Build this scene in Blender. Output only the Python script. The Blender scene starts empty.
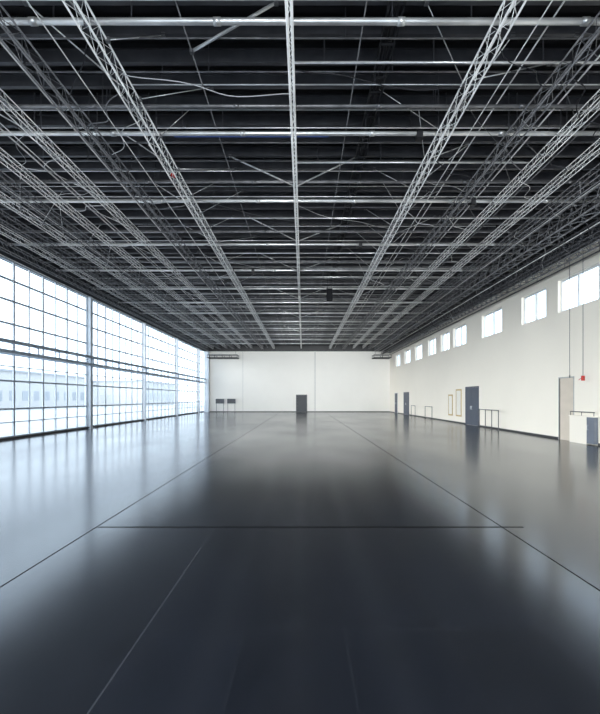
import bpy, math, random
from mathutils import Vector
random.seed(4)
S = bpy.context.scene
COL = S.collection
try:
    S.view_settings.view_transform = 'Standard'
    S.view_settings.look = 'None'
except Exception as e:
    print(e)

# ---------------- materials ----------------
def mat(name, col, rough=0.5, metal=0.0, var=0.08, scale=3.0, bump=0.0, spec=0.5):
    m = bpy.data.materials.new(name); m.use_nodes = True
    nt = m.node_tree; b = nt.nodes['Principled BSDF']
    tc = nt.nodes.new('ShaderNodeTexCoord')
    n = nt.nodes.new('ShaderNodeTexNoise'); n.inputs['Scale'].default_value = scale
    n.inputs['Detail'].default_value = 4
    nt.links.new(tc.outputs['Object'], n.inputs['Vector'])
    r = nt.nodes.new('ShaderNodeValToRGB')
    r.color_ramp.elements[0].position = 0.3; r.color_ramp.elements[1].position = 0.7
    r.color_ramp.elements[0].color = tuple(c*(1-var) for c in col)+(1,)
    r.color_ramp.elements[1].color = tuple(min(1, c*(1+var)) for c in col)+(1,)
    nt.links.new(n.outputs['Fac'], r.inputs['Fac'])
    nt.links.new(r.outputs['Color'], b.inputs['Base Color'])
    b.inputs['Roughness'].default_value = rough
    b.inputs['Metallic'].default_value = metal
    b.inputs['Specular IOR Level'].default_value = spec
    return m

M_wall = mat('wall_paint', (0.84, 0.785, 0.70), 0.7, var=0.03, scale=0.25)
M_back = mat('back_wall_paint', (0.90, 0.87, 0.82), 0.7, var=0.015, scale=0.5)
M_deck = mat('roof_deck_metal', (0.010, 0.010, 0.012), 0.5, var=0.2)
M_purlin = mat('purlin_steel', (0.08, 0.08, 0.09), 0.30, metal=0.2, var=0.2)
M_pipe = mat('pipe_steel', (0.70, 0.70, 0.70), 0.30, metal=0.6, var=0.35, scale=1.0)
M_truss = mat('truss_aluminium', (0.82, 0.82, 0.82), 0.30, metal=0.5, var=0.25, scale=1.0)
M_truss_d = mat('truss_dark', (0.19, 0.19, 0.20), 0.36, metal=0.5, var=0.35)
M_black = mat('black_steel', (0.015, 0.015, 0.018), 0.5, var=0.1)
M_rail = mat('rail_grey', (0.10, 0.10, 0.105), 0.45, metal=0.3, var=0.1)
M_spk = mat('speaker_black', (0.008, 0.008, 0.010), 0.8, var=0.1, spec=0.15)
M_tray = mat('tray_steel', (0.03, 0.03, 0.035), 0.5, var=0.1)
M_cable = mat('cable_rubber', (0.02, 0.02, 0.025), 0.6)
M_cableg = mat('cable_grey', (0.5, 0.5, 0.52), 0.5)
M_col = mat('column_paint', (0.64, 0.70, 0.77), 0.5, var=0.04)
M_head = mat('header_dark', (0.03, 0.035, 0.045), 0.5, var=0.1)
M_frame = mat('window_frame_grey', (0.50, 0.55, 0.61), 0.45, var=0.05)
M_girt = mat('girt_bluegrey', (0.40, 0.46, 0.54), 0.5, var=0.06)
M_wframe = mat('window_frame_white', (0.66, 0.66, 0.65), 0.5, var=0.02)
M_door = mat('door_bluegrey', (0.075, 0.088, 0.118), 0.5, var=0.05)
M_unit = mat('unit_bluegrey', (0.15, 0.17, 0.21), 0.5, var=0.05)
M_doord = mat('door_dark', (0.02, 0.023, 0.032), 0.5, var=0.05)
M_doorw = mat('board_cream', (0.80, 0.77, 0.71), 0.5, var=0.03)
M_ochre = mat('frame_ochre', (0.52, 0.38, 0.18), 0.5, var=0.08)
M_base = mat('baseboard_black', (0.03, 0.03, 0.033), 0.5, var=0.05)
M_red = mat('red_plastic', (0.5, 0.03, 0.02), 0.4, var=0.05)
M_blue = mat('blue_conduit', (0.04, 0.07, 0.20), 0.5, var=0.1)
M_beige = mat('recess_beige', (0.60, 0.53, 0.45), 0.7, var=0.04)
M_bld = mat('facade_pale', (0.50, 0.50, 0.50), 0.8, var=0.05)
M_bldw = mat('facade_window', (0.30, 0.33, 0.37), 0.3, var=0.05)
M_ground = mat('ground_pavement', (0.52, 0.52, 0.51), 0.9, var=0.08, scale=0.4)
M_seam = mat('seam_grey', (0.42, 0.42, 0.42), 0.7, var=0.05)
M_chrome = mat('brushed_metal', (0.6, 0.6, 0.6), 0.3, metal=1.0, var=0.05)
M_panel = mat('board_dark_grey', (0.05, 0.055, 0.065), 0.5, var=0.05)

def glass():
    m = bpy.data.materials.new('window_glass'); m.use_nodes = True
    nt = m.node_tree; nt.nodes.clear()
    o = nt.nodes.new('ShaderNodeOutputMaterial'); mx = nt.nodes.new('ShaderNodeMixShader')
    t = nt.nodes.new('ShaderNodeBsdfTransparent'); g = nt.nodes.new('ShaderNodeBsdfGlossy')
    t.inputs[0].default_value = (0.91, 0.96, 1, 1)
    g.inputs['Roughness'].default_value = 0.03
    mx.inputs[0].default_value = 0.06
    nt.links.new(t.outputs[0], mx.inputs[1]); nt.links.new(g.outputs[0], mx.inputs[2])
    nt.links.new(mx.outputs[0], o.inputs[0])
    return m
M_glass = glass()

def floor_mat():
    m = bpy.data.materials.new('polished_concrete'); m.use_nodes = True
    nt = m.node_tree; L = nt.links; b = nt.nodes['Principled BSDF']
    tc = nt.nodes.new('ShaderNodeTexCoord'); sep = nt.nodes.new('ShaderNodeSeparateXYZ')
    L.new(tc.outputs['Object'], sep.inputs[0])
    def math_(op, a, bb=None, c=None):
        n = nt.nodes.new('ShaderNodeMath'); n.operation = op
        for i, v in enumerate((a, bb, c)):
            if v is None: continue
            if isinstance(v, (int, float)): n.inputs[i].default_value = v
            else: L.new(v, n.inputs[i])
        return n.outputs[0]
    X, Y = sep.outputs[0], sep.outputs[1]
    def line(c, pos, w):
        return math_('LESS_THAN', math_('ABSOLUTE', math_('SUBTRACT', c, pos)), w)
    def rep(c, pitch, off, w):
        mod = math_('WRAP', math_('SUBTRACT', c, off), pitch/2, -pitch/2)
        return math_('LESS_THAN', math_('ABSOLUTE', mod), w)
    def noise(scale, detail, off, sy=1.0):
        mp = nt.nodes.new('ShaderNodeMapping'); mp.inputs['Location'].default_value = off
        mp.inputs['Scale'].default_value = (1, sy, 1)
        L.new(tc.outputs['Object'], mp.inputs[0])
        n = nt.nodes.new('ShaderNodeTexNoise'); n.inputs['Scale'].default_value = scale
        n.inputs['Detail'].default_value = detail; n.inputs['Roughness'].default_value = 0.5
        L.new(mp.outputs[0], n.inputs['Vector']); return n.outputs['Fac']
    n1 = noise(0.5, 1, (0.3, 0.7, 0.61), 0.45); n2 = noise(4, 2, (3.1, 1.3, 0.43))
    def cell(c, pitch, off): return math_('FLOOR', math_('DIVIDE', math_('SUBTRACT', c, off), pitch))
    cmb = nt.nodes.new('ShaderNodeCombineXYZ')
    L.new(cell(X, 0.73, -1.16-0.73*20), cmb.inputs[0]); L.new(cell(Y, 1.22, 5.53-1.22*20), cmb.inputs[1])
    wn_ = nt.nodes.new('ShaderNodeTexWhiteNoise'); L.new(cmb.outputs[0], wn_.inputs['Vector'])
    slab = wn_.outputs['Value']
    ramp = nt.nodes.new('ShaderNodeValToRGB')
    ramp.color_ramp.elements[0].position = 0.25; ramp.color_ramp.elements[1].position = 0.75
    ramp.color_ramp.elements[0].color = (0.009, 0.011, 0.017, 1)
    ramp.color_ramp.elements[1].color = (0.024, 0.029, 0.044, 1)
    mixn = math_('ADD', math_('MULTIPLY', n1, 0.45), math_('ADD', math_('MULTIPLY', n2, 0.35), math_('MULTIPLY', slab, 0.20)))
    L.new(mixn, ramp.inputs['Fac'])
    def mix(fac, a, col):
        n = nt.nodes.new('ShaderNodeMix'); n.data_type = 'RGBA'
        L.new(fac, n.inputs[0]); L.new(a, n.inputs[6]); n.inputs[7].default_value = col
        return n.outputs[2]
    g1 = math_('MAXIMUM', rep(X, 0.73, -1.16, 0.004), rep(Y, 1.22, 5.53, 0.006))
    c = mix(math_('MULTIPLY', g1, 0.50), ramp.outputs[0], (0.07, 0.075, 0.085, 1))
    c = mix(math_('MULTIPLY', line(X, -1.16, 0.006), 0.55), c, (0.14, 0.145, 0.16, 1))
    dark = math_('MAXIMUM', line(X, -2.72, 0.010), line(X, 2.62, 0.010))
    seam = math_('MULTIPLY', line(Y, 5.53, 0.022), math_('LESS_THAN', math_('ABSOLUTE', math_('SUBTRACT', X, 0.1)), 2.8))
    d = math_('MAXIMUM', dark, seam)
    c = mix(d, c, (0.0008, 0.0008, 0.001, 1))
    L.new(c, b.inputs['Base Color'])
    r = math_('ADD', 0.14, math_('MULTIPLY', n1, 0.10))
    r = math_('ADD', r, math_('MULTIPLY', d, 0.5))
    L.new(r, b.inputs['Roughness'])
    sp = math_('SUBTRACT', 0.5, math_('MULTIPLY', d, 0.45)); L.new(sp, b.inputs['Specular IOR Level'])
    b.inputs['IOR'].default_value = 2.0
    b.inputs['Specular Tint'].default_value = (0.92, 0.96, 1.0, 1)
    return m
M_floor = floor_mat()

# ---------------- mesh builder ----------------
class MB:
    def __init__(s): s.v = []; s.f = []
    def box(s, a, b):
        x0, y0, z0 = a; x1, y1, z1 = b; n = len(s.v)
        s.v += [(x0,y0,z0),(x1,y0,z0),(x1,y1,z0),(x0,y1,z0),(x0,y0,z1),(x1,y0,z1),(x1,y1,z1),(x0,y1,z1)]
        for q in ((0,3,2,1),(4,5,6,7),(0,1,5,4),(1,2,6,5),(2,3,7,6),(3,0,4,7)):
            s.f.append(tuple(n+i for i in q))
        return s
    def tube(s, pts, r, k=6):
        pts = [Vector(p) for p in pts]; n0 = len(s.v); N = len(pts)
        for i, p in enumerate(pts):
            d = (pts[min(i+1, N-1)] - pts[max(i-1, 0)]).normalized()
            up = Vector((0,0,1)) if abs(d.z) < 0.9 else Vector((1,0,0))
            u = d.cross(up).normalized(); w = u.cross(d).normalized()
            for j in range(k):
                a = 2*math.pi*(j+0.5)/k
                s.v.append(tuple(p + u*(r*math.cos(a)) + w*(r*math.sin(a))))
        for i in range(N-1):
            for j in range(k):
                a = n0+i*k+j; b = n0+i*k+(j+1)%k
                s.f.append((a, b, b+k, a+k))
        s.f.append(tuple(n0+j for j in reversed(range(k))))
        s.f.append(tuple(n0+(N-1)*k+j for j in range(k)))
        return s
    def mesh(s, name, m, smooth=False):
        me = bpy.data.meshes.new(name); me.from_pydata(s.v, [], s.f)
        import bmesh
        bm = bmesh.new(); bm.from_mesh(me); bmesh.ops.recalc_face_normals(bm, faces=bm.faces); bm.to_mesh(me); bm.free()
        me.materials.append(m)
        if smooth:
            for p in me.polygons: p.use_smooth = len(p.vertices) == 4
        me.update(); return me

def obj(name, me, loc=(0,0,0), parent=None, **kw):
    o = bpy.data.objects.new(name, me); COL.objects.link(o); o.location = loc
    if parent: o.parent = parent
    for k, v in kw.items(): o[k] = v
    return o
def empty(name, loc, **kw):
    o = obj(name, None, loc, **kw); o.empty_display_size = 0.2; return o

XL, XR, YB, YF = -11.9, 10.56, 51.0, -4.0
ZC = 8.6
GZ = 7.35
ST = dict(kind='structure')

# ---------------- shell ----------------
obj('floor', MB().box((XL-0.4, YF-0.3, -0.2), (XR+0.3, YB+0.3, 0)).mesh('floor', M_floor), label='dark blue-grey polished concrete floor with saw-cut joints', **ST)
mb = MB(); y = YF-0.3; prof = []
while y < YB+0.3:
    prof += [(y, ZC), (y+0.12, ZC), (y+0.15, ZC+0.08), (y+0.27, ZC+0.08)]
    y += 0.30
prof.append((YB+0.35, ZC))
for (yy, z) in prof:
    mb.v += [(XL-0.4, yy, z), (XR+0.3, yy, z), (XL-0.4, yy, ZC+0.3), (XR+0.3, yy, ZC+0.3)]
for i in range(len(prof)-1):
    a = i*4; b = a+4
    mb.f += [(a, b, b+1, a+1), (a+2, a+3, b+3, b+2)]
n = len(prof)-1
mb.f += [(0,1,3,2), (n*4, n*4+2, n*4+3, n*4+1)]
for i in range(n):
    a = i*4; b = a+4
    mb.f += [(a, a+2, b+2, b), (a+1, b+1, b+3, a+3)]
obj('ceiling', mb.mesh('ceiling', M_deck), label='black corrugated metal roof deck', **ST)

wins = [(12.9,17.4),(18.25,20.3),(22.3,24.8),(27.2,29.5),(30.3,32.2),(33.4,35.5),(37.3,39.6),(41.4,43.7),(45.7,47.7)]
WZ0, WZ1 = 5.22, 6.55
mb = MB(); T = 0.3
RY0, RY1, RZ = 16.4, 17.3, 2.5
mb.box((XR, YF-0.3, 0), (XR+T, RY0, RZ)); mb.box((XR, RY1, 0), (XR+T, YB+0.3, RZ))
mb.box((XR, YF-0.3, RZ), (XR+T, YB+0.3, WZ0))
mb.box((XR, YF-0.3, WZ1), (XR+T, YB+0.3, ZC+0.3))
e = YF-0.3
for a, b in wins:
    mb.box((XR, e, WZ0), (XR+T, a, WZ1)); e = b
mb.box((XR, e, WZ0), (XR+T, YB+0.3, WZ1))
obj('wall_right', mb.mesh('wall_right', M_wall), label='cream painted wall with high windows', **ST)
obj('wall_back', MB().box((XL, YB, 0), (XR, YB+0.3, ZC+0.3)).mesh('wall_back', M_back), label='pale painted panel wall', **ST)
mb = MB().box((XL-0.4, YF-0.3, 7.0), (XR, YF, ZC+0.3))
px = [XL+0.3, -4.5, 3.0, XR-0.3]
for x in px: mb.box((x-0.3, YF-0.3, 0), (x+0.3, YF, 7.0))
obj('wall_front', mb.mesh('wall_front', M_back), label='unseen pale wall with glazed bays added to let light in', **ST)  # unseen behind the camera, opened up so light reaches ceiling steel and end wall
cols = [-0.8, 7.3, 15.4, 23.5, 31.6, 39.7, 47.8]
mb = MB(); mb.box((XL-0.4, YF, GZ), (XL, YB, ZC+0.3)); mb.box((XL-0.4, YF, 0), (XL, cols[0]-0.15, GZ))
obj('wall_left', mb.mesh('wall_left', M_head), label='dark header band above the glazing', **ST)
mb = MB().box((XR+0.03, RY0, 0), (XR+0.09, RY1, RZ))
obj('wall_recess', mb.mesh('wall_recess', M_beige), label='beige back panel of the shallow doorway recess', **ST)

mb = MB()
for a, b in ((YF, 15.0), (RY1+.07, 25.2), (27.2, 41.8), (43.9, 46.7), (48.2, YB)):
    mb.box((XR-0.02, a, 0), (XR, b, 0.085))
obj('baseboard_right', mb.mesh('bbr', M_base), **ST)
mb = MB(); mb.box((XL, YB-0.02, 0), (-0.85, YB, 0.09)); mb.box((0.5, YB-0.02, 0), (XR-0.02, YB, 0.09))
obj('baseboard_back', mb.mesh('bbb', M_base), **ST)
obj('baseboard_left', MB().box((XL-0.25, cols[0], 0), (XL-0.02, YB, 0.09)).mesh('bbl', M_base), **ST)
for i, x in enumerate((-7.3, 1.46)):
    w = 0.035 if x == 1.46 else 0.015
    obj('trim_%d' % (i+1), MB().box((x-w, YB-0.012, 0.12), (x+w, YB, 7.3)).mesh('trim', M_seam), **ST)
obj('trim_3', MB().box((XL, YB-0.25, 7.35), (XR-.03, YB, ZC)).mesh('trim', M_black), label='black header band at the top of the wall', **ST)
obj('trim_4', MB().box((XR-.03, YF, 7.30), (XR, YB, ZC)).mesh('trim', M_head), label='dark strip added to darken the cream wall behind the trusses', **ST)  # added strip, its dark colour stands in for darkness behind the trusses

wn = 1
for a, b in wins:
    mb = MB(); x0, x1 = XR+0.12, XR+0.2; f = 0.06
    mb.box((x0, a, WZ0), (x1, b, WZ0+f)).box((x0, a, WZ1-f), (x1, b, WZ1)).box((x0, a, WZ0+f), (x1, a+f, WZ1-f)).box((x0, b-f, WZ0+f), (x1, b, WZ1-f))
    k = 3 if b-a > 3 else 1
    for j in range(1, k+1):
        yy = a+(b-a)*j/(k+1); mb.box((x0, yy-0.035, WZ0+f), (x1, yy+0.035, WZ1-f))
    w = obj('window_%d' % wn, mb.mesh('win_frame', M_wframe), label='high white-framed window in the cream wall', **ST)
    obj('glass', MB().box((XR+0.155, a+f, WZ0+f), (XR+0.165, b-f, WZ1-f)).mesh('win_glass', M_glass), parent=w)
    wn += 1

zs = [0.09, 0.7, 1.25, 2.4, 3.0, 3.5, 4.0, 4.75, 5.7, 6.55, GZ]
edges = cols + [YB]
for i in range(len(edges)-1):
    a = edges[i] + 0.12; b = edges[i+1] - (0.12 if i < len(edges)-2 else 0)
    mb = MB(); x0, x1 = XL-0.18, XL-0.11
    for z in zs:
        t = 0.045 if z in (0.09, GZ) else (0.018 if z in (0.7, 3.0) else 0.036)
        mb.box((x0, a, z-t if z > 0.2 else z), (x1, b, z+t if z < GZ-.1 else z))
    k = max(2, round((b-a)/1.0))
    for j in range(k+1):
        yy = a+(b-a)*j/k; t = 0.042 if j % 2 == 0 else 0.024
        yy = min(max(yy, a+t), b-t)
        mb.box((x0+0.002, yy-t, 0.10), (x1-0.002, yy+t, GZ-.02))
    w = obj('window_%d' % wn, mb.mesh('glazing_frame', M_frame), label='floor-to-ceiling pale grey-framed glazing bay', **ST)
    obj('glass', MB().box((XL-0.150, a, 0.10), (XL-0.142, b, GZ-.02)).mesh('glz', M_glass), parent=w)
    wn += 1
for i in range(3):
    a, b = px[i]+0.3, px[i+1]-0.3; mb = MB()
    for z in (0.03, 2.4, 4.7, 6.97): mb.box((a, YF-0.17, z-0.03), (b, YF-0.12, z+0.03))
    for j in range(5):
        xx = a+0.03+(b-a-0.06)*j/4; mb.box((xx-0.03, YF-0.168, 0), (xx+0.03, YF-0.122, 7.0))
    w = obj('window_%d' % wn, mb.mesh('front_frame', M_frame), label='unseen grey-framed glazing bay added to let light in', **ST)  # added bay out of view, lets the back fill into the hall
    obj('glass', MB().box((a, YF-0.149, 0.03), (b, YF-0.141, 6.95)).mesh('glz', M_glass), parent=w)
    wn += 1
for y in cols:
    mb = MB(); w = 0.13 if y == 23.5 else 0.06
    mb.box((XL-0.25, y-w, 0), (XL-0.21, y+w, GZ)).box((XL+0.04, y-w, 0), (XL+0.08, y+w, GZ)).box((XL-0.21, y-0.04, 0), (XL+0.04, y+0.04, GZ))
    c = empty('steel_column', (0,0,0), label='pale grey steel column between glazing bays', category='column', group='columns along the glazing')
    obj('shaft', mb.mesh('col', M_col), parent=c)
    obj('base_plate', MB().box((XL-0.28, y-0.2, 0.0), (XL+0.16, y+0.2, 0.025)).mesh('colb', M_col), parent=c)
c = empty('corner_column', (0,0,0), label='wide blue-grey column in the corner beside glazing', category='column')
obj('shaft', MB().box((XL+0.02, YB-0.5, 0), (XL+0.55, YB-0.03, 7.3)).mesh('cc', M_col), parent=c)
for i in range(len(edges)-1):
    a, b = edges[i]+0.02, edges[i+1]-0.02
    if i == len(edges)-2: b = YB-0.55
    g = empty('horizontal_girder', (0,0,0), label='pale blue-grey horizontal girder spanning the glazing bay', category='girder', group='girders across the glazing')
    x0 = XL+0.08
    obj('bottom_chord', MB().box((x0, a, 3.49), (x0+0.16, b, 3.62)).mesh('g', M_girt), parent=g)
    obj('top_chord', MB().box((x0, a, 3.90), (x0+0.16, b, 4.03)).mesh('g', M_girt), parent=g)
    k = max(2, int((b-a)/1.35))
    for j in range(k+1):
        yy = a+0.03+(b-a-0.06)*j/k
        obj('web_post', MB().box((x0+0.05, yy-0.025, 3.62), (x0+0.09, yy+0.025, 3.90)).mesh('g', M_girt), parent=g)
        if j < k:
            y2 = a+0.03+(b-a-0.06)*(j+1)/k
            obj('web_brace', MB().tube([(x0+.07, yy, 3.63), (x0+.07, y2, 3.89)], .012, 5).mesh('g', M_girt), parent=g)

# ---------------- doors ----------------
dn = [0]
def wall_door(y0, y1, h, leafm, framem, double, label):
    dn[0] += 1
    f = 0.07; mb = MB()
    mb.box((XR-0.05, y0, 0), (XR, y0+f, h)).box((XR-0.05, y1-f, 0), (XR, y1, h)).box((XR-0.05, y0+f, h-f), (XR, y1-f, h))
    d = obj('door_%d' % dn[0], mb.mesh('door_frame', framem), label=label, **ST)
    n = 2 if double else 1; w = (y1-y0-2*f)/n
    for i in range(n):
        a = y0+f+i*w+0.005; b = a+w-0.01
        m2 = MB().box((XR-0.03, a, 0.01), (XR, b, h-f-0.005))
        m2.box((XR-0.036, a+0.12, h*0.55), (XR-0.03, b-0.12, h-f-0.2)).box((XR-0.036, a+0.12, 0.2), (XR-0.03, b-0.12, h*0.42))
        l = obj('door_leaf', m2.mesh('leaf', leafm), parent=d)
        hy = (b-0.08) if i == 0 else (a+0.08)
        obj('door_handle', MB().tube([(XR-0.04, hy, 1.0), (XR-0.09, hy, 1.0), (XR-0.09, hy, 1.2), (XR-0.04, hy, 1.2)], 0.012).mesh('h', M_chrome), parent=l)
wall_door(25.2, 27.2, 2.42, M_door, M_door, True, 'blue-grey double door in the cream wall')
wall_door(41.8, 43.9, 2.3, M_door, M_door, True, 'blue-grey double door in the cream wall')
wall_door(46.7, 48.2, 2.3, M_door, M_wframe, True, 'blue-grey door with white frame')
for y0, y1, z0, z1 in ((27.95, 28.95, 0.45, 2.3), (29.6, 30.45, 0.45, 1.95)):
    bd = empty('wall_board', (XR, y0, z0), label='cream wall board with thin ochre frame on the cream wall', category='notice board', group='ochre-framed wall boards')
    w = y1-y0; h = z1-z0; q = .10
    obj('board_frame', MB().box((-.03, 0, 0), (0, q, h)).box((-.03, w-q, 0), (0, w, h)).box((-.03, q, 0), (0, w-q, q)).box((-.03, q, h-q), (0, w-q, h)).mesh('bf', M_ochre), parent=bd)
    obj('board_panel', MB().box((-.022, q, q), (-.002, w-q, h-q)).mesh('bp', M_doorw), parent=bd)
dn[0] += 1
mb = MB(); a, b, h = -0.85, 0.5, 2.1
mb.box((a, YB-0.05, 0), (a+0.08, YB, h)).box((b-0.08, YB-0.05, 0), (b, YB, h)).box((a+0.08, YB-0.05, h-0.08), (b-0.08, YB, h))
d = obj('door_%d' % dn[0], mb.mesh('door_frame', M_doord), label='plain dark door in the pale end wall', **ST)
l = obj('door_leaf', MB().box((a+0.085, YB-0.04, 0.01), (b-0.085, YB, h-0.085)).mesh('leaf', M_doord), parent=d)
obj('door_handle', MB().tube([(b-.15, YB-0.04, 1.0), (b-.15, YB-0.09, 1.0), (b-.15, YB-0.09, 1.2), (b-.15, YB-0.04, 1.2)], 0.012).mesh('h', M_doord), parent=l)
dn[0] += 1
mb = MB(); mb.box((XR-0.01, RY0-0.05, 0), (XR+0.1, RY0, RZ+0.05)).box((XR-0.01, RY1, 0), (XR+0.1, RY1+0.05, RZ+0.05)).box((XR-0.01, RY0, RZ), (XR+0.1, RY1, RZ+0.05))
obj('door_%d' % dn[0], mb.mesh('open_frame', M_seam), label='shallow doorway recess with grey frame', **ST)

# ---------------- roof purlins ----------------
mb = MB(); w = 0.045
mb.box((XL, -w, 0), (XR-.03, w, 0.02)).box((XL, -w, 0.26), (XR-.03, w, 0.28)).box((XL, -0.01, 0.02), (XR-.03, 0.01, 0.26))
me_p = mb.mesh('roof_purlin', M_purlin)
y = -3.2
while y < YB-0.6:
    obj('roof_purlin', me_p, (0, y, ZC-0.28), label='dark grey steel purlin under the roof deck', category='roof beam', group='roof purlins')
    y += 0.64
def snap(y): return -3.2+0.64*round((y+3.2)/0.64)

# ---------------- cross pipes ----------------
ys_main = [3.6, 6.85, 9.75, 13.1, 16.8] + [20.2+3.4*i for i in range(9)]
zp = 7.84
def pipe_mesh(r, coup, a=XL+0.02, b=XR-0.05):
    mb = MB().tube([(a, 0, 0), (b, 0, 0)], r, 10)
    x = XL+1.5
    while coup and x < b-0.5:
        if x > a+.1: mb.tube([(x-0.06, 0, 0), (x+0.06, 0, 0)], r*1.22, 10)
        x += 3.0
    return mb
me_pipe = pipe_mesh(0.050, True).mesh('main_pipe', M_pipe, True)
me_rod = MB().tube([(0, 0, 0.0), (0, 0, ZC-zp)], 0.012, 5).mesh('hanger_rod', M_purlin)
def cross(y, me, rodn, lab, grp, dz=0, a=XL, b=XR):
    r = empty('cross_pipe', (0, y, zp+dz), label=lab, category='ceiling pipe', group=grp)
    obj('pipe_body', me, parent=r)
    for i in range(rodn):
        o = obj('hanger_rod', me_rod, (a+0.6+(b-a-1.2)*i/(rodn-1), 0, 0), parent=r)
        o.scale.z = (ZC-zp-dz)/(ZC-zp)
for y in ys_main:
    cross(y, me_pipe, 6, 'large grey steel pipe running across the ceiling', 'large cross pipes')
ally = sorted(ys_main)
for i in range(len(ally)-1):
    g = ally[i+1]-ally[i]
    for fr, rr, m, dz in ((0.1, .012, M_pipe, 0.25), (0.22, .016, M_truss_d, 0.22), (0.33, .022, M_pipe, 0), (0.46, .016, M_truss_d, 0.2), (0.55, .012, M_pipe, 0.1), (0.66, .034, M_truss_d, 0), (0.74, .010, M_pipe, 0.05), (0.8, .032, M_truss_d, 0.22), (0.9, .014, M_pipe, 0.02)):
        a, b = XL+0.02, XR-0.05
        q = random.random()
        if rr < .03 and q < 0.7:
            a = random.choice([XL+.02, -8.95, -6.0, -3.4, -0.21]); b = random.choice([3.15, 5.9, 7.0, XR-.05])
        me = pipe_mesh(rr, rr > .03, a, b).mesh('thin_pipe', m, True)
        cross(ally[i]+g*fr+random.uniform(-.12, .12), me, 4, 'thin steel conduit running across the ceiling', 'thin cross conduits', dz, a, b)

# ---------------- trusses ----------------
Y0, Y1 = 1.5, 49.3
def lacing(xa, za, xb, zb, pitch, r):
    pts = []; y = Y0+0.05; s = 0
    while y < Y1-0.05:
        pts.append((xa, y, za) if s else (xb, y, zb)); s = 1-s; y += pitch
    return MB().tube(pts, r, 5)
def truss_set(w, h, rc, rl, pitch, m, ml=None):
    hw = w/2; ml = ml or m
    ch = MB().tube([(0, Y0, 0), (0, Y1, 0)], rc, 8).mesh('chord', m, True)
    lac = [lacing(-hw, 0, hw, 0, pitch, rl), lacing(-hw, h, hw, h, pitch, rl), lacing(-hw, 0, -hw, h, pitch, rl), lacing(hw, 0, hw, h, pitch, rl)]
    return hw, h, ch, [l.mesh('lacing', ml) for l in lac]
def truss(x, z, ts, lab, grp, rods=8, name='box_truss'):
    hw, h, ch, lac = ts
    r = empty(name, (x, 0, z), label=lab, category='truss', group=grp)
    for dx, dz in ((-hw, 0), (hw, 0), (-hw, h), (hw, h)):
        obj('chord', ch, (dx, 0, dz), parent=r)
    for l in lac: obj('lacing', l, parent=r)
    rl = ZC-(z+h)
    me = MB().tube([(0, 0, 0), (0, 0, rl)], 0.014, 5).mesh('rod', M_purlin)
    for i in range(rods):
        for s in (-hw, hw):
            obj('hanger_rod', me, (s, 3.0+i*(45.5/(rods-1)), h), parent=r)
tA = truss_set(0.17, 0.28, 0.016, 0.006, 0.24, M_truss)
tC = truss_set(0.075, 0.22, 0.022, 0.008, 0.18, M_truss)
tB = truss_set(0.14, 0.23, 0.012, 0.005, 0.26, M_truss)
tD = truss_set(0.42, 0.52, 0.030, 0.014, 0.30, M_truss_d)
tE = truss_set(0.19, 0.30, 0.017, 0.007, 0.30, M_truss_d)
tF = truss_set(0.24, 0.36, 0.026, 0.012, 0.24, M_tray)
for x in (-3.4, 3.15): truss(x, 7.47, tA, 'silver aluminium box truss running the hall length', 'main lighting trusses')
for x in (-6.0, -8.95, 5.9, 7.0, -7.4): truss(x, 7.53, tB, 'slim silver box truss running the hall length', 'slim lighting trusses')
truss(-0.21, 7.52, tC, 'narrow light grey ladder beam along the ceiling centre', 'centre beam', name='ladder_truss')
for x in (4.75, -4.75, -8.15, -9.8, 7.75): truss(x, 7.45, tE, 'dark grey box truss running the hall length', 'dark trusses')
truss(8.55, 7.18, tD, 'large dark box truss beside the cream wall', 'edge trusses')
truss(10.02, 6.95, tD, 'large dark box truss against the cream wall', 'edge trusses')
truss(9.25, 6.85, tF, 'black box truss beside the cream wall', 'black trusses', rods=20)
truss(-11.2, 7.25, tE, 'dark grey box truss beside the glazing', 'dark trusses')
truss(-10.5, 7.45, tB, 'slim silver box truss beside the glazing', 'slim lighting trusses')

def tray(x, z, w, m, lab):
    r = empty('cable_tray', (x, 0, z), label=lab, category='cable tray')
    for s in (-w/2, w/2): obj('side_rail', MB().box((s-0.012, Y0, 0), (s+0.012, Y1, 0.1)).mesh('rail', m), parent=r)
    mb = MB(); y = Y0+0.2
    while y < Y1: mb.box((-w/2+0.012, y-0.02, 0.01), (w/2-0.012, y+0.02, 0.03)); y += 0.4
    o = obj('rung', mb.mesh('rungs', m), parent=r); o['kind'] = 'stuff'
    mb = MB()
    for i in range(5):
        pts = []; y = Y0+0.3; xo = -w/2+0.06+(w-0.12)*i/4
        while y < Y1-0.3:
            pts.append((xo+random.uniform(-.03, .03), y, 0.055+random.uniform(0, .03))); y += 0.8
        mb.tube(pts, 0.018, 5)
    o = obj('cable_bundle', mb.mesh('cb', M_cable), parent=r); o['kind'] = 'stuff'
    me = MB().tube([(0, 0, 0.1), (0, 0, ZC-z)], 0.012, 5).mesh('rod', M_purlin)
    for i in range(12):
        for s in (-w/2, w/2): obj('hanger_rod', me, (s, 3+i*4.1, 0), parent=r)
tray(9.55, 7.75, 0.3, M_tray, 'black ladder cable tray beside the cream wall')
tray(10.33, 7.95, 0.2, M_tray, 'black ladder cable tray against the cream wall')
tray(1.55, 8.16, 0.25, M_tray, 'black ladder cable tray under the roof')

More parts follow.
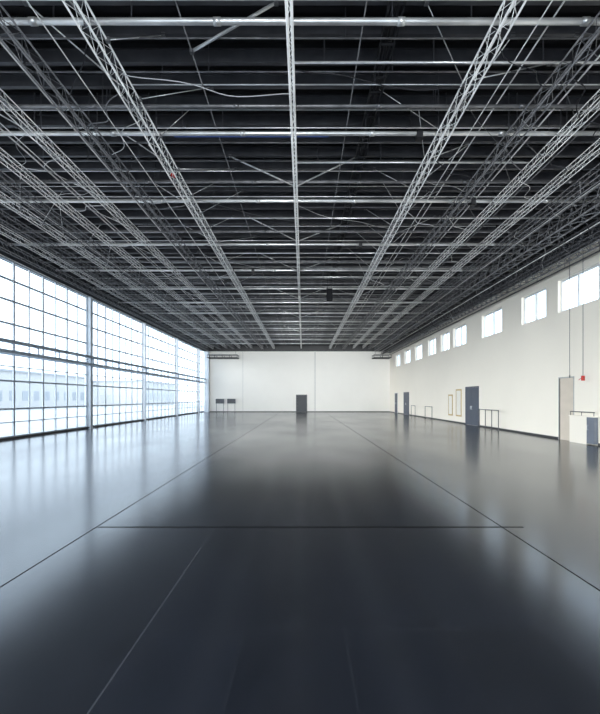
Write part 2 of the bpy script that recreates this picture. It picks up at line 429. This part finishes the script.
for x, z, r, m in ((-7.0,7.93,.02,M_pipe),(-2.0,7.93,.012,M_truss_d),(1.0,7.93,.012,M_truss_d),(4.1,7.93,.014,M_pipe),(5.4,7.93,.018,M_pipe),(6.5,7.93,.02,M_truss_d),(-5.3,7.93,.016,M_pipe),(8.95,7.0,.02,M_pipe),(10.40,6.86,.03,M_tray),(9.6,6.95,.022,M_tray),(8.15,7.6,.018,M_pipe),(-8.5,7.7,.014,M_pipe),(3.7,7.6,.010,M_pipe),(-4.1,7.6,.010,M_pipe),(-6.5,7.6,.012,M_pipe),(-11.6,7.2,.02,M_pipe)):
    c = empty('conduit', (x, 0, z), label='thin steel conduit running along the hall length', category='conduit', group='lengthwise conduits')
    obj('tube', MB().tube([(0, Y0, 0), (0, Y1, 0)], r, 6).mesh('conduit', m, True), parent=c)
    me = MB().tube([(0, 0, 0), (0, 0, ZC-z)], 0.008, 5).mesh('rod', M_purlin)
    k = 24 if x > 8.5 else 7
    for i in range(k): obj('hanger_rod', me, (0, 3+i*45.0/(k-1), 0), parent=c)

def brace(p, q, r=0.03, m=M_pipe):
    q = (q[0], snap(q[1]), 8.33)
    b = empty('sway_brace', (0,0,0), label='diagonal grey steel sway brace', category='brace', group='diagonal sway braces')
    obj('rod', MB().tube([p, q], r, 8).mesh('brace', m, True), parent=b)
    for e in (p, q): obj('bracket', MB().box((e[0]-0.035, e[1]-0.035, e[2]-0.035), (e[0]+0.035, e[1]+0.035, e[2]+0.035)).mesh('br', M_truss_d), parent=b)
brace((-2.0, 7.55, 7.93), (-0.45, 7.0, 8.33), 0.028)
for y in (11.4, 15.6, 19.4, 25, 31, 38):
    brace((-0.21, y+0.6, 7.74), (-2.0, y, 8.3), 0.022)
    brace((-0.21, y+0.6, 7.74), (1.5, y+0.2, 8.3), 0.022)
for i, y in enumerate((6.2, 7.6, 8.8, 10.2, 11.6, 12.8, 14.0, 15.4, 17.5, 19, 21, 23, 25, 29, 35)):
    s = 0.5 if i % 2 else -0.7
    R = lambda: random.uniform(-.6, .6)
    brace((3.2, y+0.4, 7.75), (4.4+R(), y+s+R(), 8.3), 0.012, M_pipe)
    brace((-3.5, y+0.6, 7.75), (-4.4-s*.5, y+R(), 8.3), 0.014)
    brace((-3.3, y+0.9, 7.75), (-2.2+s*.5, y+1.3+R(), 8.3), 0.009)
    brace((7.0, y+1.0, 7.76), (8.1, y+0.5-s+R(), 8.3), 0.012, M_pipe if i % 2 else M_truss_d)
    brace((-6.1, y+1.0, 7.76), (-7.2+s*.4, y+0.2+R(), 8.3), 0.014)
    brace((-8.9, y+1.6, 7.76), (-7.9+s*.4, y+0.2+R(), 8.3), 0.011)
    brace((-9.0, y+.6, 7.76), (-10.2+s*.4, y+0.2+R(), 8.3), 0.012)
    brace((5.9, y+.3, 7.76), (5.0, y+s+R(), 8.3), 0.011, M_truss_d)
    brace((8.76, y+.3, 7.70), (9.9+R()*.5, y+s+R(), 8.3), 0.014, M_truss_d)
    brace((3.1, y+1.9, 7.75), (2.1+R(), y+1.3+R(), 8.3), 0.009, M_pipe)

def cable(p, q, sag, m, r=0.012):
    pts = []; ph = random.uniform(0, 6)
    for i in range(17):
        t = i/16; v = Vector(p).lerp(Vector(q), t); w = 4*t*(1-t)
        v.z -= sag*w; v.x += 0.10*w*math.sin(t*9+ph); v.y += 0.12*w*math.sin(t*7+ph*2)
        pts.append(v)
    c = empty('power_cable', (0,0,0), label='loose sagging power cable slung between trusses', category='cable', group='slung power cables')
    obj('cable_run', MB().tube(pts, r, 5).mesh('cable', m, True), parent=c)
bays = [(3.15, 4.75), (4.75, 5.9), (5.9, 7.0), (7.75, 8.55), (8.76, 9.81), (-3.4, -4.75), (-6, -7.4), (-8.95, -11.1), (-0.21, 3.15), (-3.4, -0.21)]
for bi, xs in enumerate(bays):
    for y in ((5.2, 6.6, 8.3, 9.8, 11.2, 13, 15, 17, 20, 24, 29) if bi < 5 else ((6.3, 7.4, 8.6, 10.4, 11.6, 12.8, 16, 20) if bi < 8 else (7.3, 12.2, 18))):
        y += random.uniform(0, 1)
        cable((xs[0], y, 7.75), (xs[1], y+random.uniform(.3, 2.0), 7.75-(0.28 if bi == 4 else 0)), random.uniform(.02, .24 if bi < 5 else .14), random.choice([M_cable, M_cableg, M_pipe, M_truss_d]), random.choice([0.006, 0.009, 0.012]))
y = 8.0
while y < 40:
    L = random.uniform(.6, 2.2)
    cable((8.76, y, 7.19), (9.81, y+L, 6.97), random.uniform(.05, .32), random.choice([M_cable, M_cable, M_truss_d]), random.choice([.012, .018]))
    y += random.uniform(.7, 1.4)

b = empty('blue_conduit', (0,0,0), label='blue conduit strapped beneath a grey cross pipe', category='conduit')
obj('strip', MB().tube([(-3.0, 9.79, 7.79), (0.6, 9.79, 7.79)], 0.014, 6).mesh('blue', M_blue), parent=b)

for x, y, m in ((2.7, 9.75, M_black), (2.3, 16.8, M_black), (-2.4, 20.2, M_black), (5.3, 13.1, M_black)):
    j = empty('junction_box', (x, y, 7.86), label='small black metal junction box clamped on a ceiling pipe', category='junction box')
    obj('box_body', MB().box((-0.07, -0.07, -0.14), (0.07, 0.07, 0.05)).mesh('jb', m), parent=j)
    obj('box_lid', MB().box((-0.08, -0.08, -0.155), (0.08, 0.08, -0.14)).mesh('jb', m), parent=j)
j = empty('alarm_box', (-3.53, 11.4, 7.74), label='small red alarm box fixed to a silver truss', category='alarm')
obj('box_body', MB().box((-0.045, -0.05, -0.045), (0.06, 0.05, 0.045)).mesh('jb', M_red), parent=j)
obj('box_lens', MB().tube([(0, -0.05, 0), (0, -0.08, 0)], 0.03, 8).mesh('jl', M_red), parent=j)

sp = empty('hanging_loudspeaker', (1.38, 22, 6.8), label='black loudspeaker hung from the ceiling trusses', category='loudspeaker')
mb = MB(); mb.v = [(-.16,-.15,0),(.16,-.15,0),(.12,.15,0),(-.12,.15,0),(-.16,-.15,.6),(.16,-.15,.6),(.12,.15,.6),(-.12,.15,.6)]
mb.f = [(0,3,2,1),(4,5,6,7),(0,1,5,4),(1,2,6,5),(2,3,7,6),(3,0,4,7)]
obj('cabinet', mb.mesh('spk', M_spk), parent=sp)
obj('grille', MB().box((-.14, -.165, .03), (.14, -.15, .57)).mesh('grille', M_spk), parent=sp)
for s in (-.1, .1): obj('suspension_wire', MB().tube([(s, 0, .6), (s, 0, 1.8)], .01).mesh('w', M_black), parent=sp)

def rig(x0, x1, y, z):
    r = empty('suspended_frame', (0,0,0), label='thin dark rectangular frame suspended near the end wall', category='lighting frame', group='suspended frames')
    for yy in (y-0.6, y+0.6):
        obj('long_bar', MB().box((x0, yy-.04, z), (x1, yy+.04, z+.10)).mesh('rig', M_black), parent=r)
        obj('long_bar', MB().box((x0, yy-.03, z+.36), (x1, yy+.03, z+.42)).mesh('rig', M_black), parent=r)
    n = int((x1-x0)/0.9)
    for i in range(n+1):
        x = x0+0.04+(x1-x0-0.08)*i/n
        obj('cross_bar', MB().box((x-.03, y-.56, z+.02), (x+.03, y+.56, z+.08)).mesh('rig', M_black), parent=r)
        for yy in (y-0.6, y+0.6):
            obj('upright', MB().box((x-.025, yy-.025, z+.10), (x+.025, yy+.025, z+.36)).mesh('rig', M_black), parent=r)
    for x in (x0+0.2, x1-0.2):
        obj('suspension_wire', MB().tube([(x, y-.6, z+.42), (x, y-.6, ZC)], 0.015).mesh('w', M_black), parent=r)
rig(-11.3, -7.7, 50.0, 6.4); rig(8.3, 10.4, 50.0, 6.4)

# ---------------- items on the floor ----------------
def barrier(x, y0, y1, h, n):
    b = empty('rail_barrier', (x, y0, 0), label='dark grey tubular rail barrier beside the cream wall', category='barrier', group='rail barriers')
    L = y1-y0
    obj('top_rail', MB().tube([(0, 0, h), (0, L, h)], 0.022, 8).mesh('r', M_rail, True), parent=b)
    obj('lower_rail', MB().tube([(0, 0, h*.12), (0, L, h*.12)], 0.016, 8).mesh('r', M_rail, True), parent=b)
    for i in range(n):
        yy = L*i/(n-1)
        yy = min(max(yy, .02), L-.02)
        obj('post', MB().tube([(0, yy, 0.01), (0, yy, h)], 0.022, 8).box((-.12, yy-.04, 0), (.12, yy+.04, 0.015)).mesh('p', M_rail), parent=b)
barrier(10.2, 21.9, 24.3, 1.05, 4)
barrier(10.2, 33.2, 35.1, 1.0, 2)
barrier(10.2, 38.2, 39.6, 1.0, 2)

for i, x in enumerate((-9.85, -8.5)):
    r = empty('standing_board', (x, 49.8, 0), label='small dark grey board on thin stand by end wall', category='board', group='standing boards')
    obj('panel', MB().box((-.5, -.02, 1.05), (.5, .02, 1.6)).mesh('pn', M_panel), parent=r)
    for s in (-.42, .42):
        obj('leg', MB().tube([(s, 0.03, 0.02), (s, 0.03, 1.5)], .02).box((s-.02, -.25, 0), (s+.02, .25, .03)).mesh('st', M_black), parent=r)

cb = empty('low_partition', (10.38, 15.0, 0), label='low cream partition with blue-grey unit against the wall', category='partition')
obj('body', MB().box((0, .38, 0.0), (0.16, 1.36, 1.0)).mesh('b', M_wall), parent=cb)
obj('cap', MB().box((-.02, 0, 1.0), (.17, 1.38, 1.04)).mesh('w', M_wall), parent=cb)
d = obj('door_panel', MB().box((.0, 0, .04), (.15, .37, 1.0)).mesh('d', M_unit), parent=cb)
d['label'] = 'blue-grey unit'
obj('handle', MB().tube([(0, .3, .55), (-.04, .3, .55), (-.04, .3, .7), (0, .3, .7)], .01).mesh('h', M_chrome), parent=d)
mb = MB()
for yy in (.03, .7, 1.34): mb.tube([(0.03, yy, 1.04), (0.03, yy, 1.18)], .012)
mb.tube([(0.03, .0, 1.18), (0.03, 1.36, 1.18)], .016)
obj('guard_rail', mb.mesh('gr', M_rail), parent=cb)

def pendant(x, y, zb, m, lab):
    r = empty('pendant_control', (x, y, zb), label=lab, category='hoist control')
    obj('cable', MB().tube([(0, 0, .12), (0, 0, ZC-zb)], .010).mesh('c', M_black), parent=r)
    if m:
        obj('control_box', MB().box((-.045, -.04, -.06), (.045, .04, .12)).mesh('cb', m), parent=r)
        obj('button', MB().tube([(0, -.04, 0.05), (0, -.055, 0.05)], .02, 8).mesh('bt', M_black), parent=r)
        obj('button', MB().tube([(0, -.04, -0.01), (0, -.055, -0.01)], .02, 8).mesh('bt', M_black), parent=r)
        obj('hook', MB().tube([(-.16, 0, -.04), (-.09, 0, 0.02), (-.04, 0, 0)], .012).mesh('hk', m), parent=r)
    else:
        obj('weight', MB().tube([(0, 0, .04), (0, 0, .14)], .022, 8).mesh('cb', M_rail), parent=r)
pendant(10.3, 15.45, 2.4, M_red, 'red pendant hoist control hanging on black cable')
pendant(10.35, 16.3, 2.45, None, 'thin black cable with small weight hanging by wall')

# ---------------- exterior ----------------
obj('ground', MB().box((-140, -60, -0.4), (XL-0.4, 160, -0.15)).mesh('g', M_ground), label='pale paved ground outside', **ST)
obj('ground_outside', MB().box((XR+1.0, -60, -0.4), (80, 160, -0.15)).mesh('g', M_ground), label='pale paved ground outside', **ST)
for x, y, w, l, h in ((-46, 40, 10, 26, 4.5), (-52, 74, 12, 30, 6.0), (-42, 108, 12, 26, 5.5), (-60, 10, 12, 20, 7)):
    r = empty('neighbouring_building', (x, y, -0.15), label='low pale building across the yard', category='building', group='buildings across the yard')
    obj('body', MB().box((-w/2, -l/2, 0), (w/2, l/2, h)).mesh('b', M_bld), parent=r)
    obj('roof', MB().box((-w/2-.3, -l/2-.3, h), (w/2+.3, l/2+.3, h+.3)).mesh('b', M_bldw), parent=r)
    k = int(l/3)
    for i in range(k):
        yy = -l/2+1.5+i*3
        obj('building_window', MB().box((w/2, yy-.7, 1.4), (w/2+.04, yy+.7, 3.0)).mesh('bw', M_bldw), parent=r)

# ---------------- light ----------------
W = bpy.data.worlds.new('World'); S.world = W; W.use_nodes = True
nt = W.node_tree; bg = nt.nodes['Background']
tc = nt.nodes.new('ShaderNodeTexCoord'); sp_ = nt.nodes.new('ShaderNodeSeparateXYZ'); rp = nt.nodes.new('ShaderNodeValToRGB')
nt.links.new(tc.outputs['Generated'], sp_.inputs[0]); nt.links.new(sp_.outputs[2], rp.inputs[0]); nt.links.new(rp.outputs[0], bg.inputs[0])
rp.color_ramp.elements[0].color = (0.88, 0.94, 1, 1); rp.color_ramp.elements[1].color = (0.78, 0.88, 1, 1)
bg.inputs[1].default_value = 3.1

def sun(name, d, e, ang, col):
    l = bpy.data.lights.new(name, 'SUN'); l.energy = e; l.angle = math.radians(ang); l.color = col
    o = bpy.data.objects.new(name, l); COL.objects.link(o); o.location = (-30, 20, 20)
    o.rotation_euler = Vector(d).to_track_quat('-Z', 'Y').to_euler()
sun('sun_hazy', (1, 0.15, -0.12), 9.3, 36, (1, 0.94, 0.86))
sun('back_fill', (0.05, 1, 0.045), 6.2, 20, (1, 0.94, 0.87))  # added fill from behind the camera, brightens end wall and ceiling steel
def portal(loc, sx, sy, rot):
    l = bpy.data.lights.new('portal', 'AREA'); l.shape = 'RECTANGLE'; l.size = sx; l.size_y = sy
    l.cycles.is_portal = True
    o = bpy.data.objects.new('window_portal', l); COL.objects.link(o); o.location = loc; o.rotation_euler = rot
portal((XL-0.3, 25, 3.8), 7.6, 52, (0, math.radians(-90), 0))
portal((XR+0.25, 30.3, 5.86), 1.35, 35, (0, math.radians(90), 0))
portal((-0.7, YF-0.35, 3.5), 22, 7, (math.radians(90), 0, 0))

# ---------------- camera ----------------
cd = bpy.data.cameras.new('cam'); cam = bpy.data.objects.new('camera', cd); COL.objects.link(cam)
cam.location = (0, 0, 1.7); cam.rotation_euler = (math.radians(90), 0, 0)
cd.sensor_fit = 'HORIZONTAL'; cd.sensor_width = 36; cd.lens = 420/600*36
cd.shift_x = -3/600; cd.shift_y = 41/600
cd.clip_end = 500; cd.clip_start = 0.05
S.camera = cam
